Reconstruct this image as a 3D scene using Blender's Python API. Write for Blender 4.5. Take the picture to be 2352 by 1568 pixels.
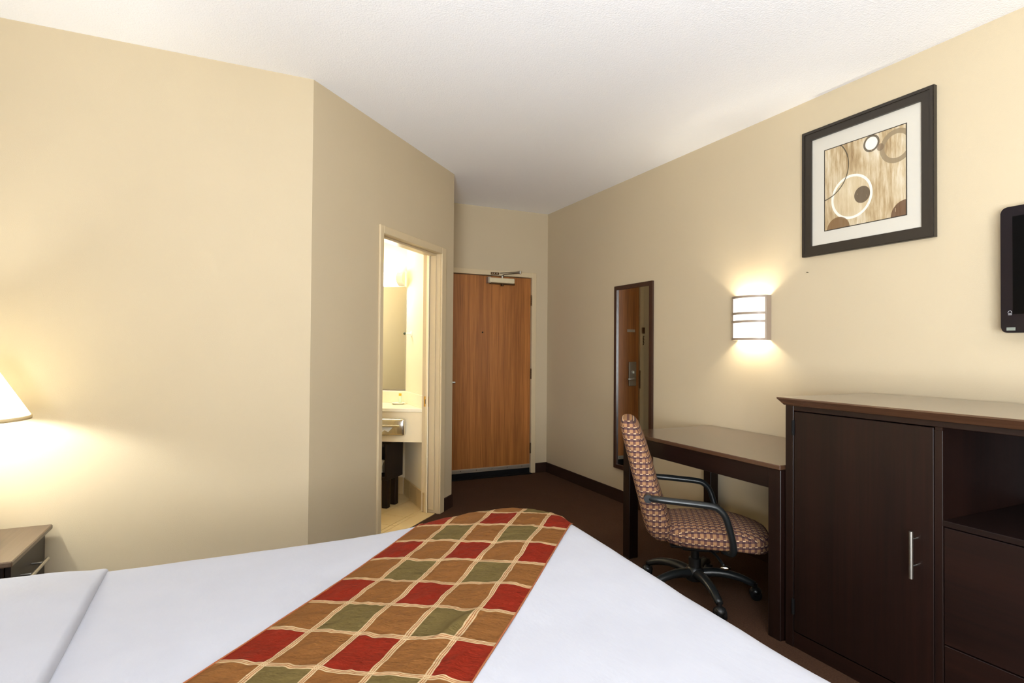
import bpy, bmesh, math, random
from mathutils import Vector, Matrix, noise
for o in list(bpy.data.objects): bpy.data.objects.remove(o)
SC = bpy.context.scene; COL = SC.collection
PI = math.pi

# ------------------------------------------------------------------ camera
F_PX, YAW, PITCH, ROLL, EYE = 1311.0856, 0.4404, 0.0143, 0.0078, 1.3
cd = bpy.data.cameras.new('camera'); cam = bpy.data.objects.new('camera', cd); COL.objects.link(cam)
cd.sensor_width = 36; cd.lens = F_PX / 2352 * 36; cd.clip_start = 0.02
fw = Vector((math.sin(YAW)*math.cos(PITCH), math.cos(YAW)*math.cos(PITCH), math.sin(PITCH)))
r0 = Vector((math.cos(YAW), -math.sin(YAW), 0)); u0 = r0.cross(fw)
rt = r0*math.cos(ROLL) + u0*math.sin(ROLL); up = u0*math.cos(ROLL) - r0*math.sin(ROLL)
mw = Matrix((rt, up, -fw)).transposed().to_4x4(); mw.translation = (0, 0, EYE)
cam.matrix_world = mw; SC.camera = cam

# ------------------------------------------------------------------ world, exposure, daylight
wd = bpy.data.worlds.new('sky'); SC.world = wd; wd.use_nodes = True
wd.node_tree.nodes['Background'].inputs[0].default_value = (0.80, 0.88, 1.0, 1)
wd.node_tree.nodes['Background'].inputs[1].default_value = 1.0
SC.view_settings.view_transform = 'Standard'; SC.view_settings.look = 'None'
SC.view_settings.gamma = 1; SC.view_settings.use_curve_mapping = False
SC.view_settings.exposure = 0.8
SC.cycles.max_bounces = 10; SC.cycles.diffuse_bounces = 7; SC.cycles.glossy_bounces = 4
SC.cycles.caustics_reflective = False; SC.cycles.caustics_refractive = False
SC.cycles.sample_clamp_indirect = 6
def light(name, kind, loc, energy, color, size=0.1, sizey=None, rot=(0, 0, 0), parent=None):
    l = bpy.data.lights.new(name, kind); l.energy = energy; l.color = color
    if kind == 'AREA':
        l.size = size
        if sizey: l.shape = 'RECTANGLE'; l.size_y = sizey
    else: l.shadow_soft_size = size
    o = bpy.data.objects.new(name, l); COL.objects.link(o); o.location = loc; o.rotation_euler = rot
    return o
DAY_E, LAMP_E, SCONCE_E, BATH_E = 405, 15, 13, 20   # daylight and table lamp in watts, sconce and bath lamp likewise
# daylight lamp at the unseen window, its upward tilt added to brighten the ceiling
wl = light('window_daylight', 'AREA', (-1.27, -1.55, 1.45), DAY_E, (0.90, 0.95, 1.0), 1.9, 2.5)
wl.rotation_euler = Vector((0.62, 0.22, 0.76)).to_track_quat('-Z', 'Y').to_euler()
wl.data.spread = math.radians(170)               # wide spread into the room; the window has no blinds

# ------------------------------------------------------------------ helpers
def lin(c):
    return tuple(((v/255)/12.92 if v/255 <= 0.04045 else ((v/255+0.055)/1.055)**2.4) for v in c) + (1,)
MATS = {}
class NT:
    def __init__(s, name):
        s.m = bpy.data.materials.new(name); s.m.use_nodes = True; s.t = s.m.node_tree
        s.b = s.t.nodes['Principled BSDF']; MATS[name] = s.m
    def n(s, kind, **kw):
        x = s.t.nodes.new(kind)
        for k, v in kw.items(): setattr(x, k, v)
        return x
    def l(s, a, b): s.t.links.new(a, b)
    def val(s, inp, v):
        if hasattr(v, 'is_linked') or hasattr(v, 'links'): s.l(v, inp)
        else: inp.default_value = v
    def math(s, op, a, b=0.0, c=None):
        x = s.n('ShaderNodeMath', operation=op); s.val(x.inputs[0], a); s.val(x.inputs[1], b)
        if c is not None: s.val(x.inputs[2], c)
        return x.outputs[0]
    def mix(s, f, a, b):
        x = s.n('ShaderNodeMix', data_type='RGBA'); s.val(x.inputs[0], f); s.val(x.inputs[6], a); s.val(x.inputs[7], b)
        return x.outputs[2]
    def noise(s, scale, vec=None, detail=3, rough=0.5):
        x = s.n('ShaderNodeTexNoise'); x.inputs['Scale'].default_value = scale
        x.inputs['Detail'].default_value = detail; x.inputs['Roughness'].default_value = rough
        if vec is not None: s.l(vec, x.inputs['Vector'])
        return x.outputs['Fac']
    def ramp(s, f, stops):
        x = s.n('ShaderNodeValToRGB'); e = x.color_ramp.elements
        while len(e) < len(stops): e.new(0.5)
        for i, (p, c) in enumerate(stops): e[i].position = p; e[i].color = c
        s.l(f, x.inputs[0]); return x.outputs[0]
    def coord(s, which='Object', scale=(1, 1, 1), rot=(0, 0, 0)):
        tc = s.n('ShaderNodeTexCoord'); mp = s.n('ShaderNodeMapping')
        mp.inputs['Scale'].default_value = scale; mp.inputs['Rotation'].default_value = rot
        s.l(tc.outputs[which], mp.inputs['Vector']); return mp.outputs[0]
    def bump(s, h, strength, dist=0.01):
        x = s.n('ShaderNodeBump'); x.inputs['Strength'].default_value = strength; x.inputs['Distance'].default_value = dist
        s.l(h, x.inputs['Height']); s.l(x.outputs[0], s.b.inputs['Normal'])
    def set(s, color=None, rough=0.5, metal=0.0, spec=0.5, **kw):
        if color is not None: s.val(s.b.inputs['Base Color'], color)
        s.b.inputs['Roughness'].default_value = rough; s.b.inputs['Metallic'].default_value = metal
        s.b.inputs['Specular IOR Level'].default_value = spec
        for k, v in kw.items(): s.b.inputs[k.replace('_', ' ')].default_value = v
        return s.m
def plain(name, rgb, rough=0.5, metal=0.0, spec=0.5, var=0.06, scale=30, bump=0.0):
    t = NT(name); v = t.coord(); f = t.noise(scale, v); c = lin(rgb)
    d = tuple(x*(1-var) for x in c[:3]) + (1,); e = tuple(min(1, x*(1+var)) for x in c[:3]) + (1,)
    t.set(t.mix(f, d, e), rough, metal, spec)
    if bump: t.bump(t.noise(scale*6, v), bump, 0.002)
    return t.m
# -- paints
def paint(name, rgb, bump=0.25, sc=260, rough=0.7, var=0.03, dist=0.0015):
    t = NT(name); v = t.coord(); c = lin(rgb); f = t.noise(2.2, v, 2)
    t.set(t.mix(f, tuple(x*(1-var) for x in c[:3])+(1,), tuple(min(1, x*(1+var)) for x in c[:3])+(1,)), rough, 0, 0.3)
    t.bump(t.noise(sc, v, 2), bump, dist); return t.m
WALL = paint('beige_wall_paint', (192, 177, 149))
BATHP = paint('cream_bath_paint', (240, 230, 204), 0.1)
CEIL = paint('white_textured_ceiling', (248, 249, 252), 0.5, 130, 0.9, 0.015, 0.004)
TRIM = plain('beige_trim_enamel', (203, 185, 151), 0.35, var=0.02)
t = NT('brown_carpet'); v = t.coord(); f = t.noise(130, v, 4, 0.75); g = t.noise(5, v, 3)
c = t.mix(f, lin((22, 14, 10)), lin((106, 76, 57))); c = t.mix(t.math('MULTIPLY', g, 0.35), c, lin((60, 38, 28)))
t.set(c, 0.95, 0, 0.1); t.bump(f, 0.9, 0.006); CARPET = t.m
BASEB = plain('brown_carpet_base', (50, 32, 25), 0.9, spec=0.1, var=0.25, scale=200, bump=0.4)
def wood(name, a, b, rough, axis, coat=0.0, fine=90, spec=0.5):
    t = NT(name); sc = [fine]*3; sc[axis] = 2.5
    v = t.coord('Object', tuple(sc)); f = t.noise(1.0, v, 4, 0.6)
    w = t.coord('Object', tuple(s*0.12 for s in sc)); g = t.noise(1.0, w, 3)
    m = t.math('ADD', t.math('MULTIPLY', f, 0.6), t.math('MULTIPLY', g, 0.4))
    t.set(t.ramp(m, [(0.36, lin(a)), (0.64, lin(b))]), rough, 0, spec)
    t.b.inputs['Coat Weight'].default_value = coat; t.b.inputs['Coat Roughness'].default_value = 0.16
    t.bump(f, 0.06, 0.001); return t.m
ESP_Z = wood('espresso_wood_upright', (17, 7, 5), (30, 14, 9), 0.4, 2, spec=0.3)
ESP_Y = wood('espresso_wood_along', (17, 7, 5), (30, 14, 9), 0.4, 1, spec=0.3)
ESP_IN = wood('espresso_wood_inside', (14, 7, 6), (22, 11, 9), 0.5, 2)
OAK = wood('oak_door_veneer', (126, 74, 30), (178, 114, 56), 0.42, 2, 0.0, 150)
CHROME = plain('chrome', (215, 213, 206), 0.12, 1.0, var=0.02)
STEEL = plain('brushed_steel', (176, 172, 164), 0.35, 1.0, var=0.05, scale=80)
BRASS = plain('polished_brass', (214, 164, 66), 0.5, 0.7, var=0.05)
BRONZE = plain('bronze_hinge_metal', (98, 76, 56), 0.4, 1.0, var=0.1)
ALU = plain('aluminium_sweep', (176, 164, 148), 0.45, 0.6, var=0.06)
BLACK = plain('black_plastic', (22, 23, 24), 0.35, var=0.1)
BLACKM = plain('satin_black_tube', (28, 31, 32), 0.3, var=0.1)
RUBBER = plain('dark_rubber', (16, 15, 16), 0.8, var=0.1, spec=0.15)
CREAMPL = plain('cream_closer_cover', (214, 200, 166), 0.4, var=0.03)
MIRROR = plain('mirror_glass', (225, 228, 226), 0.0, 1.0, var=0.0)
MFRAME = plain('dark_brown_frame_lacquer', (58, 36, 26), 0.35, var=0.12, scale=60)
PFRAME = plain('black_brown_frame_lacquer', (42, 36, 29), 0.4, var=0.12, scale=60)
MAT_BOARD = plain('white_mat_board', (197, 192, 180), 0.85, var=0.01)
LAMIN = plain('white_laminate_counter', (245, 238, 214), 0.3, var=0.01)
APRON = plain('cream_laminate_apron', (238, 222, 186), 0.45, var=0.02)
PORC = plain('white_porcelain', (246, 246, 238), 0.15, var=0.01)
PAPER = plain('white_tissue_paper', (246, 244, 238), 0.9, var=0.02)
COPPER = plain('copper_lamp_base', (150, 74, 48), 0.3, 0.7, var=0.1)
TOWEL = plain('white_towel', (225, 222, 212), 0.95, var=0.05, scale=120, bump=0.5)
NAILM = plain('nail_steel', (90, 84, 74), 0.4, 1.0)
FAB_FOLD = None
t = NT('white_cotton_sheet'); v = t.coord(); f = t.noise(9, v, 5, 0.6)
s2 = t.noise(1.0, t.coord('Object', (26, 12, 14), (0, 0, 0.7)), 5, 0.6)
t.set(t.mix(f, lin((168, 170, 180)), lin((177, 179, 188))), 0.85, 0, 0.2)
t.bump(s2, 0.2, 0.005); t.b.inputs['Sheen Weight'].default_value = 0.1; SHEET = t.m
# -- bed runner: patchwork squares with triple ivory stripes
t = NT('patchwork_runner_fabric'); tc = t.n('ShaderNodeTexCoord'); sp = t.n('ShaderNodeSeparateXYZ'); t.l(tc.outputs['UV'], sp.inputs[0])
wv = t.noise(1.6, tc.outputs['UV'], 2); wv = t.math('MULTIPLY', t.math('SUBTRACT', wv, 0.5), 0.13)
u = t.math('ADD', sp.outputs[0], wv); wv2 = t.math('MULTIPLY', t.math('SUBTRACT', t.noise(1.9, t.coord('UV', (1, 1, 1), (0, 0, 1.1)), 2), 0.5), 0.13)
vv = t.math('ADD', sp.outputs[1], wv2)
ou = t.math('MODULO', t.math('ADD', t.math('FLOOR', u), 20.0), 2.0); ov = t.math('MODULO', t.math('ADD', t.math('FLOOR', vv), 20.0), 2.0)
odd = t.math('LESS_THAN', ov, 0.5)            # 1 on plain/olive rows
red = t.math('MULTIPLY', t.math('SUBTRACT', 1.0, odd), t.math('LESS_THAN', ou, 0.5))
olive = t.math('MULTIPLY', odd, t.math('GREATER_THAN', ou, 0.5))
c = t.mix(red, lin((160, 106, 54)), lin((158, 38, 16))); c = t.mix(olive, c, lin((130, 112, 64)))
gw = t.noise(260, t.coord('UV', (1, 1, 1)), 2); c = t.mix(t.math('MULTIPLY', gw, 0.14), c, lin((100, 60, 24)))
def stripe(x, wd):
    d = t.math('ABSOLUTE', t.math('SUBTRACT', t.math('FRACT', t.math('ADD', x, 0.5)), 0.5))
    a = t.math('LESS_THAN', d, wd*0.17)
    b = t.math('MULTIPLY', t.math('GREATER_THAN', d, wd*0.40), t.math('LESS_THAN', d, wd*0.85))
    return t.math('MAXIMUM', a, b), t.math('LESS_THAN', d, wd*0.85)
su, bu = stripe(u, 0.075); sv, bv = stripe(vv, 0.058)
band = t.math('MAXIMUM', bu, bv); c = t.mix(band, c, lin((186, 116, 64)))
c = t.mix(t.math('MAXIMUM', su, sv), c, lin((232, 205, 160)))
t.set(c, 0.6, 0, 0.25)
fold = t.noise(1.0, t.coord('UV', (1.3, 3.2, 1), (0, 0, 0.6)), 4, 0.6)
t.bump(t.math('ADD', fold, t.math('MULTIPLY', t.noise(300, t.coord('UV'), 2), 0.02)), 0.8, 0.022); RUNNER = t.m
HEM = plain('brown_runner_hem', (142, 78, 40), 0.7, var=0.1)
# -- chair weave
t = NT('purple_tan_woven_upholstery'); tc = t.n('ShaderNodeTexCoord'); sp = t.n('ShaderNodeSeparateXYZ'); t.l(tc.outputs['UV'], sp.inputs[0])
u = t.math('DIVIDE', sp.outputs[0], 0.030); vv = t.math('DIVIDE', sp.outputs[1], 0.030)
fu = t.math('FRACT', u); fv = t.math('FRACT', vv)
A1 = t.math('LESS_THAN', fu, 0.55); B1 = t.math('LESS_THAN', fv, 0.55)
c = t.mix(A1, lin((56, 42, 52)), lin((96, 70, 70))); c = t.mix(t.math('MULTIPLY', A1, B1), c, lin((172, 132, 94)))
c = t.mix(t.math('MULTIPLY', t.math('SUBTRACT', 1.0, A1), B1), c, lin((108, 76, 68)))
dash = t.math('MULTIPLY', t.math('GREATER_THAN', fv, 0.84), t.math('LESS_THAN', t.math('FRACT', t.math('ADD', u, 0.35)), 0.45))
c = t.mix(dash, c, lin((222, 190, 150)))
f = t.noise(900, tc.outputs['UV'], 2); c = t.mix(t.math('MULTIPLY', f, 0.3), c, lin((110, 70, 50)))
t.set(c, 0.9, 0, 0.2); t.bump(f, 0.4, 0.002); WEAVE = t.m
# -- lamp shade, sconce glass, bathroom lamp
t = NT('pleated_shade_cloth'); t.set(lin((250, 248, 235)), 0.9)
tr = t.n('ShaderNodeBsdfTranslucent'); tr.inputs[0].default_value = lin((255, 246, 214)); mx = t.n('ShaderNodeMixShader'); mx.inputs[0].default_value = 0.28
out = t.t.nodes['Material Output']; t.l(t.b.outputs[0], mx.inputs[1]); t.l(tr.outputs[0], mx.inputs[2]); t.l(mx.outputs[0], out.inputs[0])
tc = t.n('ShaderNodeTexCoord'); SHADE = t.m
SHADE_TRIM = plain('cream_shade_binding', (222, 198, 150), 0.8)
def glow(name, rgb, strength):
    t = NT(name); f = t.noise(6, t.coord(), 2)
    t.set(t.mix(f, lin(rgb), tuple(c*.97 for c in lin(rgb)[:3])+(1,)), 0.4); t.b.inputs['Emission Color'].default_value = lin(rgb)
    t.b.inputs['Emission Strength'].default_value = strength; t.m.cycles.emission_sampling = 'FRONT_BACK'; return t.m
SCONCE_GLASS = glow('lit_opal_sconce_glass', (255, 250, 238), 0.75)
BATH_GLASS = glow('lit_bath_diffuser', (255, 247, 228), BATH_E)
SCONCE_METAL = plain('taupe_sconce_metal', (150, 134, 118), 0.4, var=0.03)
LAMP_BULB = glow('lit_lamp_bulb', (250, 253, 248), LAMP_E/(PI*.0113))
SCONCE_BULB = glow('lit_sconce_bulb', (255, 246, 222), SCONCE_E/2/(PI*.004))
# -- bathroom tile
def tilem(name, rgb):
    t = NT(name); v = t.coord('Object'); c = lin(rgb); f = t.noise(14, v, 4)
    t.set(t.mix(f, tuple(x*0.9 for x in c[:3])+(1,), c), 0.3, 0, 0.4); return t.m
TILE = tilem('beige_floor_tile', (226, 200, 146)); TILE2 = tilem('beige_base_tile', (206, 182, 136))
GROUT = plain('brown_grout', (118, 94, 60), 0.9)
# -- television
SCREEN = plain('black_screen', (3, 3, 4), 0.3, var=0.0, spec=0.1)
BEZEL = plain('glossy_black_bezel', (18, 12, 18), 0.3, var=0.2, scale=400, spec=0.3)
LOGO = plain('silver_logo_print', (150, 150, 155), 0.4, var=0.02)
STICK = plain('pale_sticker', (120, 126, 116), 0.6, var=0.03)
# -- framed print with painted circles
t = NT('abstract_circle_print'); tc = t.n('ShaderNodeTexCoord'); sp = t.n('ShaderNodeSeparateXYZ'); t.l(tc.outputs['UV'], sp.inputs[0])
U, V = sp.outputs[0], sp.outputs[1]
st = t.noise(1.0, t.coord('UV', (26, 3.2, 1)), 5, 0.65); big = t.noise(2.2, t.coord('UV', (1.6, 0.8, 1)), 3)
s = t.math('ADD', t.math('MULTIPLY', st, 0.5), t.math('MULTIPLY', big, 0.5))
c = t.ramp(s, [(0.34, lin((134, 110, 78))), (0.45, lin((172, 150, 114))), (0.54, lin((194, 178, 148))), (0.66, lin((216, 208, 190)))])
worn = t.math('GREATER_THAN', t.noise(1.0, t.coord('UV', (50, 8, 1)), 3), 0.30)
def dist(cx, cy):
    a = t.math('SUBTRACT', U, cx); b = t.math('SUBTRACT', V, cy)
    return t.math('SQRT', t.math('ADD', t.math('MULTIPLY', a, a), t.math('MULTIPLY', b, b)))
def disc(c, cx, cy, r, rgb, a=0.9):
    m = t.math('MULTIPLY', t.math('LESS_THAN', dist(cx, cy), r), a); return t.mix(t.math('MULTIPLY', m, worn), c, lin(rgb))
def ring(c, cx, cy, r, w, rgb, a=0.9):
    d = t.math('ABSOLUTE', t.math('SUBTRACT', dist(cx, cy), r))
    m = t.math('MULTIPLY', t.math('LESS_THAN', d, w/2), a); return t.mix(t.math('MULTIPLY', m, worn), c, lin(rgb))
c = disc(c, 0.354, 0.346, 0.24, (204, 188, 156), 0.45)
c = ring(c, 0.354, 0.346, 0.25, 0.030, (232, 228, 216))
c = ring(c, -0.06, 0.75, 0.378, 0.014, (74, 68, 54))
c = disc(c, 0.49, 0.34, 0.098, (84, 70, 56))
c = ring(c, 0.895, 0.79, 0.162, 0.055, (138, 122, 96))
c = disc(c, 0.604, 0.907, 0.075, (230, 226, 214)); c = ring(c, 0.604, 0.907, 0.086, 0.024, (82, 72, 58))
c = disc(c, 0.711, 0.83, 0.042, (112, 92, 72), 0.7)
c = disc(c, 1.0, 0.0, 0.17, (92, 64, 44)); c = disc(c, 0.18, -0.02, 0.155, (116, 88, 58))
t.set(c, 0.5, 0, 0.3); PRINT = t.m
t = NT('window_glass'); t.set(lin((240, 245, 245)), 0.02); t.b.inputs['Transmission Weight'].default_value = 1.0; WGLASS = t.m

# ------------------------------------------------------------------ geometry helpers
def root_loc(p):
    v = Vector((0, 0, 0)); q = p
    while q is not None: v += q.location; q = q.parent
    return v
def obj(name, bm, mat, parent=None, smooth=False, local=False, autos=None):
    me = bpy.data.meshes.new(name)
    bmesh.ops.recalc_face_normals(bm, faces=bm.faces)
    if parent is not None and not local: bmesh.ops.translate(bm, verts=bm.verts, vec=-root_loc(parent))
    bm.to_mesh(me); bm.free()
    if mat: me.materials.append(mat)
    o = bpy.data.objects.new(name, me); COL.objects.link(o)
    if parent is not None: o.parent = parent
    if smooth:
        for p in me.polygons: p.use_smooth = True
        if autos: me.set_sharp_from_angle(angle=math.radians(autos))
    return o
def tag(o, label, cat=None, group=None, kind=None):
    o['label'] = label
    if cat: o['category'] = cat
    if group: o['group'] = group
    if kind: o['kind'] = kind
    return o
def thing(name, loc, label, cat, group=None, kind=None, rz=0):
    e = bpy.data.objects.new(name, None); COL.objects.link(e); e.location = loc; e.rotation_euler = (0, 0, rz); e.empty_display_size = 0.05
    return tag(e, label, cat, group, kind)
def box(x0, x1, y0, y1, z0, z1, bm=None, bev=0.0, seg=1):
    own = bm is None
    b = bmesh.new()
    bmesh.ops.create_cube(b, size=1)
    bmesh.ops.scale(b, vec=(abs(x1-x0), abs(y1-y0), abs(z1-z0)), verts=b.verts)
    bmesh.ops.translate(b, vec=((x0+x1)/2, (y0+y1)/2, (z0+z1)/2), verts=b.verts)
    if bev: bmesh.ops.bevel(b, geom=b.edges[:], offset=bev, segments=seg, affect='EDGES', profile=0.5)
    if own: return b
    join(bm, b); return bm
def join(dst, src):
    me = bpy.data.meshes.new('tmp'); src.to_mesh(me); src.free(); dst.from_mesh(me); bpy.data.meshes.remove(me); return dst
def xform(bm, M): bmesh.ops.transform(bm, matrix=M, verts=bm.verts); return bm
def prism(pts, z0, z1, bev=0):
    bm = bmesh.new(); a = [bm.verts.new((x, y, z0)) for x, y in pts]; b = [bm.verts.new((x, y, z1)) for x, y in pts]; n = len(pts)
    bm.faces.new(a[::-1]); bm.faces.new(b)
    for i in range(n): bm.faces.new((a[i], a[(i+1) % n], b[(i+1) % n], b[i]))
    if bev: bmesh.ops.bevel(bm, geom=bm.edges[:], offset=bev, segments=1, affect='EDGES')
    return bm
def cyl(p0, p1, r, r2=None, seg=20, cap=True):
    p0, p1 = Vector(p0), Vector(p1); d = p1-p0; bm = bmesh.new()
    bmesh.ops.create_cone(bm, cap_ends=cap, segments=seg, radius1=r, radius2=r if r2 is None else r2, depth=d.length)
    return xform(bm, Matrix.Translation((p0+p1)/2) @ d.to_track_quat('Z', 'Y').to_matrix().to_4x4())
def lathe(prof, loc=(0, 0, 0), seg=32):
    bm = bmesh.new(); rings = []
    for r, z in prof:
        rings.append([bm.verts.new((loc[0]+r*math.cos(2*PI*i/seg), loc[1]+r*math.sin(2*PI*i/seg), loc[2]+z)) for i in range(seg)])
    for a, b in zip(rings, rings[1:]):
        for i in range(seg): bm.faces.new((a[i], a[(i+1) % seg], b[(i+1) % seg], b[i]))
    if prof[0] != prof[-1]:
        if prof[0][0] > 1e-4: bm.faces.new(rings[0][::-1])
        if prof[-1][0] > 1e-4: bm.faces.new(rings[-1])
    bmesh.ops.remove_doubles(bm, verts=bm.verts, dist=1e-5); return bm
def smooth_path(pts, n=6):
    P = [Vector(p) for p in pts]; out = []
    for i in range(len(P)-1):
        a, b, c, d = P[max(i-1, 0)], P[i], P[i+1], P[min(i+2, len(P)-1)]
        for k in range(n):
            s = k/n; out.append(0.5*((2*b)+(c-a)*s+(2*a-5*b+4*c-d)*s*s+(3*b-a-3*c+d)*s**3))
    out.append(P[-1]); return out
def tube(pts, r, seg=12, sy=1.0, side=None):
    """sweep an ellipse along pts; r may be a list; side fixes the direction the ellipse's second axis keeps"""
    bm = bmesh.new(); rings = []; n = len(pts); P = [Vector(p) for p in pts]; last = None
    for i, p in enumerate(P):
        d = (P[min(i+1, n-1)]-P[max(i-1, 0)]).normalized()
        if side is not None: s = Vector(side); s = (s-d*s.dot(d)).normalized()
        elif last is None: s = d.orthogonal().normalized()
        else: s = (last-d*last.dot(d)).normalized()
        last = s; q = d.cross(s); rr = r[i] if isinstance(r, (list, tuple)) else r
        rings.append([bm.verts.new(p+s*(rr*sy*math.cos(2*PI*k/seg))+q*(rr*math.sin(2*PI*k/seg))) for k in range(seg)])
    for a, b in zip(rings, rings[1:]):
        for k in range(seg): bm.faces.new((a[k], a[(k+1) % seg], b[(k+1) % seg], b[k]))
    bm.faces.new(rings[0][::-1]); bm.faces.new(rings[-1]); return bm
def sphere(c, r, s=(1, 1, 1), u=20, v=12):
    bm = bmesh.new(); bmesh.ops.create_uvsphere(bm, u_segments=u, v_segments=v, radius=r)
    return xform(bm, Matrix.Translation(c) @ Matrix.Diagonal((*s, 1)))
def smoothstep(a, b, x):
    s = max(0, min(1, (x-a)/(b-a))); return s*s*(3-2*s)

# ------------------------------------------------------------------ room shell
WX, WY, BY, HC = 2.9557, 3.2536, 5.3853, 2.759       # right wall, left wall, entry wall, ceiling
D0 = Vector((0.3296, WY)); D1 = Vector((1.5776, WY+1.2480)); DD = (D1-D0).normalized(); DL = (D1-D0).length
DN = Vector((-DD.y, DD.x))                              # into the bathroom
HX, RY = -1.35, -3.2                                  # head wall, window wall
BWX = 1.33                                              # bathroom side of the entry partition
TH = 0.141
def dpt(s, off=0.0): p = D0+DD*s+DN*off; return (p.x, p.y)
def struct(name, bm, mat, label, cat, **k): return tag(obj(name, bm, mat, **k), label, cat, kind='structure')
struct('floor', prism([(HX-.1, RY-.1), (WX+.1, RY-.1), (WX+.1, 6.2), (HX-.1, 6.2)], -0.08, 0.0), CARPET, 'dark brown loop pile carpet covering the bedroom floor', 'floor')
struct('ceiling', prism([(HX-.1, RY-.1), (WX+.1, RY-.1), (WX+.1, 6.2), (HX-.1, 6.2)], HC, HC+0.08), CEIL, 'white textured ceiling over the whole room', 'ceiling')
struct('wall_right', box(WX, WX+.1, RY-.1, BY+.1, 0, HC), WALL, 'long beige wall behind the desk, mirror and framed print', 'wall')
struct('wall_left', box(HX-.1, D0.x, WY, WY+.1, 0, HC), WALL, 'beige wall behind the nightstand and table lamp', 'wall')
struct('wall_rear', box(HX-.1, WX+.1, RY-.1, RY, 0, HC), WALL, 'beige wall behind the foot of the room opposite the entry', 'wall')
# head wall with the window opening
WN = (-2.8, -0.3, 0.5, 2.4)
bm = bmesh.new()
box(HX-.1, HX, RY, WN[0], 0, HC, bm); box(HX-.1, HX, WN[1], WY+.1, 0, HC, bm); box(HX-.1, HX, WN[0], WN[1], 0, WN[2], bm); box(HX-.1, HX, WN[0], WN[1], WN[3], HC, bm)
struct('wall_head', bm, WALL, 'beige wall at the head of the bed around the window', 'wall')
w1 = thing('window_1', (HX-.05, -1.55, WN[2]), 'wide white framed window in the head wall', 'window', kind='structure')
bm = bmesh.new()
for a in ((WN[0], WN[0]+.05, WN[2], WN[3]), (WN[1]-.05, WN[1], WN[2], WN[3]), (WN[0]+.05, WN[1]-.05, WN[2], WN[2]+.05), (WN[0]+.05, WN[1]-.05, WN[3]-.05, WN[3]), (-1.57, -1.53, WN[2]+.05, WN[3]-.05)): box(HX-.09, HX-.03, a[0], a[1], a[2], a[3], bm)
obj('window_frame', bm, PORC, w1)
obj('pane', box(HX-.065, HX-.059, WN[0]+.05, -1.57, WN[2]+.05, WN[3]-.05), WGLASS, w1); obj('pane', box(HX-.065, HX-.059, -1.53, WN[1]-.05, WN[2]+.05, WN[3]-.05), WGLASS, w1)
# slanted wall with the bathroom doorway
S_OL, S_IL, S_IR, S_OR, D_TOP = 0.647, 0.690, 1.530, 1.600, 2.055
bm = bmesh.new()
def dprism(s0, s1, o0, o1, z0, z1, bm=None, bev=0):
    p = prism([dpt(s0, o0), dpt(s1, o0), dpt(s1, o1), dpt(s0, o1)], z0, z1, bev)
    return p if bm is None else join(bm, p)
dprism(0, S_IL-.02, 0, TH, 0, HC, bm); dprism(S_IR+.02, DL, 0, TH, 0, HC, bm); dprism(S_IL-.02, S_IR+.02, 0, TH, D_TOP+.02, HC, bm)
struct('wall_diagonal', bm, WALL, 'narrow slanted beige wall holding the bathroom doorway', 'wall')
# partition between bathroom and entry
struct('wall_partition', prism([(D1.x, D1.y), (D1.x, BY+.1), (BWX, BY+.1), (BWX, D1.y+.02-(D1.x-BWX)+.14)], 0, HC), WALL, 'beige partition between bathroom and entry door', 'wall')
DRX0, DRX1, DRZ = 1.712, 2.760, 2.062
bm = bmesh.new(); box(D1.x-.2, DRX0-.02, BY, BY+.12, 0, HC, bm); box(DRX1+.02, WX+.1, BY, BY+.12, 0, HC, bm); box(DRX0-.02, DRX1+.02, BY, BY+.12, DRZ+.02, HC, bm)
struct('wall_entry', bm, WALL, 'short beige wall around the wooden entry door', 'wall')
# bathroom walls
MDX, MDY = 0.866, -0.5; MC = Vector((BWX, 5.03))       # mirror wall: corner and direction
def mpt(s, off=0.0): return (MC.x-MDX*s-0.5*off, MC.y-MDY*s-0.866*off)   # s to the left, off towards the room
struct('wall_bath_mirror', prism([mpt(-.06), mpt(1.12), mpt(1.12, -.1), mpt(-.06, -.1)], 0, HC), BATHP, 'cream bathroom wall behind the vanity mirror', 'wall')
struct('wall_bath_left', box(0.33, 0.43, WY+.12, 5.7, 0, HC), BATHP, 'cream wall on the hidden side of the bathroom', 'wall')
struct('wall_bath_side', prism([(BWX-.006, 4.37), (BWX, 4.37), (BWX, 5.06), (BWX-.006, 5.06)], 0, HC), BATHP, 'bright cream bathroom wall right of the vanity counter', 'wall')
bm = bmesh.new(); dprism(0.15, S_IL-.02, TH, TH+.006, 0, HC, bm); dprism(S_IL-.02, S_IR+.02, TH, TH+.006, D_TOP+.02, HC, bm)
struct('wall_bath_door', bm, BATHP, 'cream bathroom side of the slanted doorway wall', 'wall')
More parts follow.
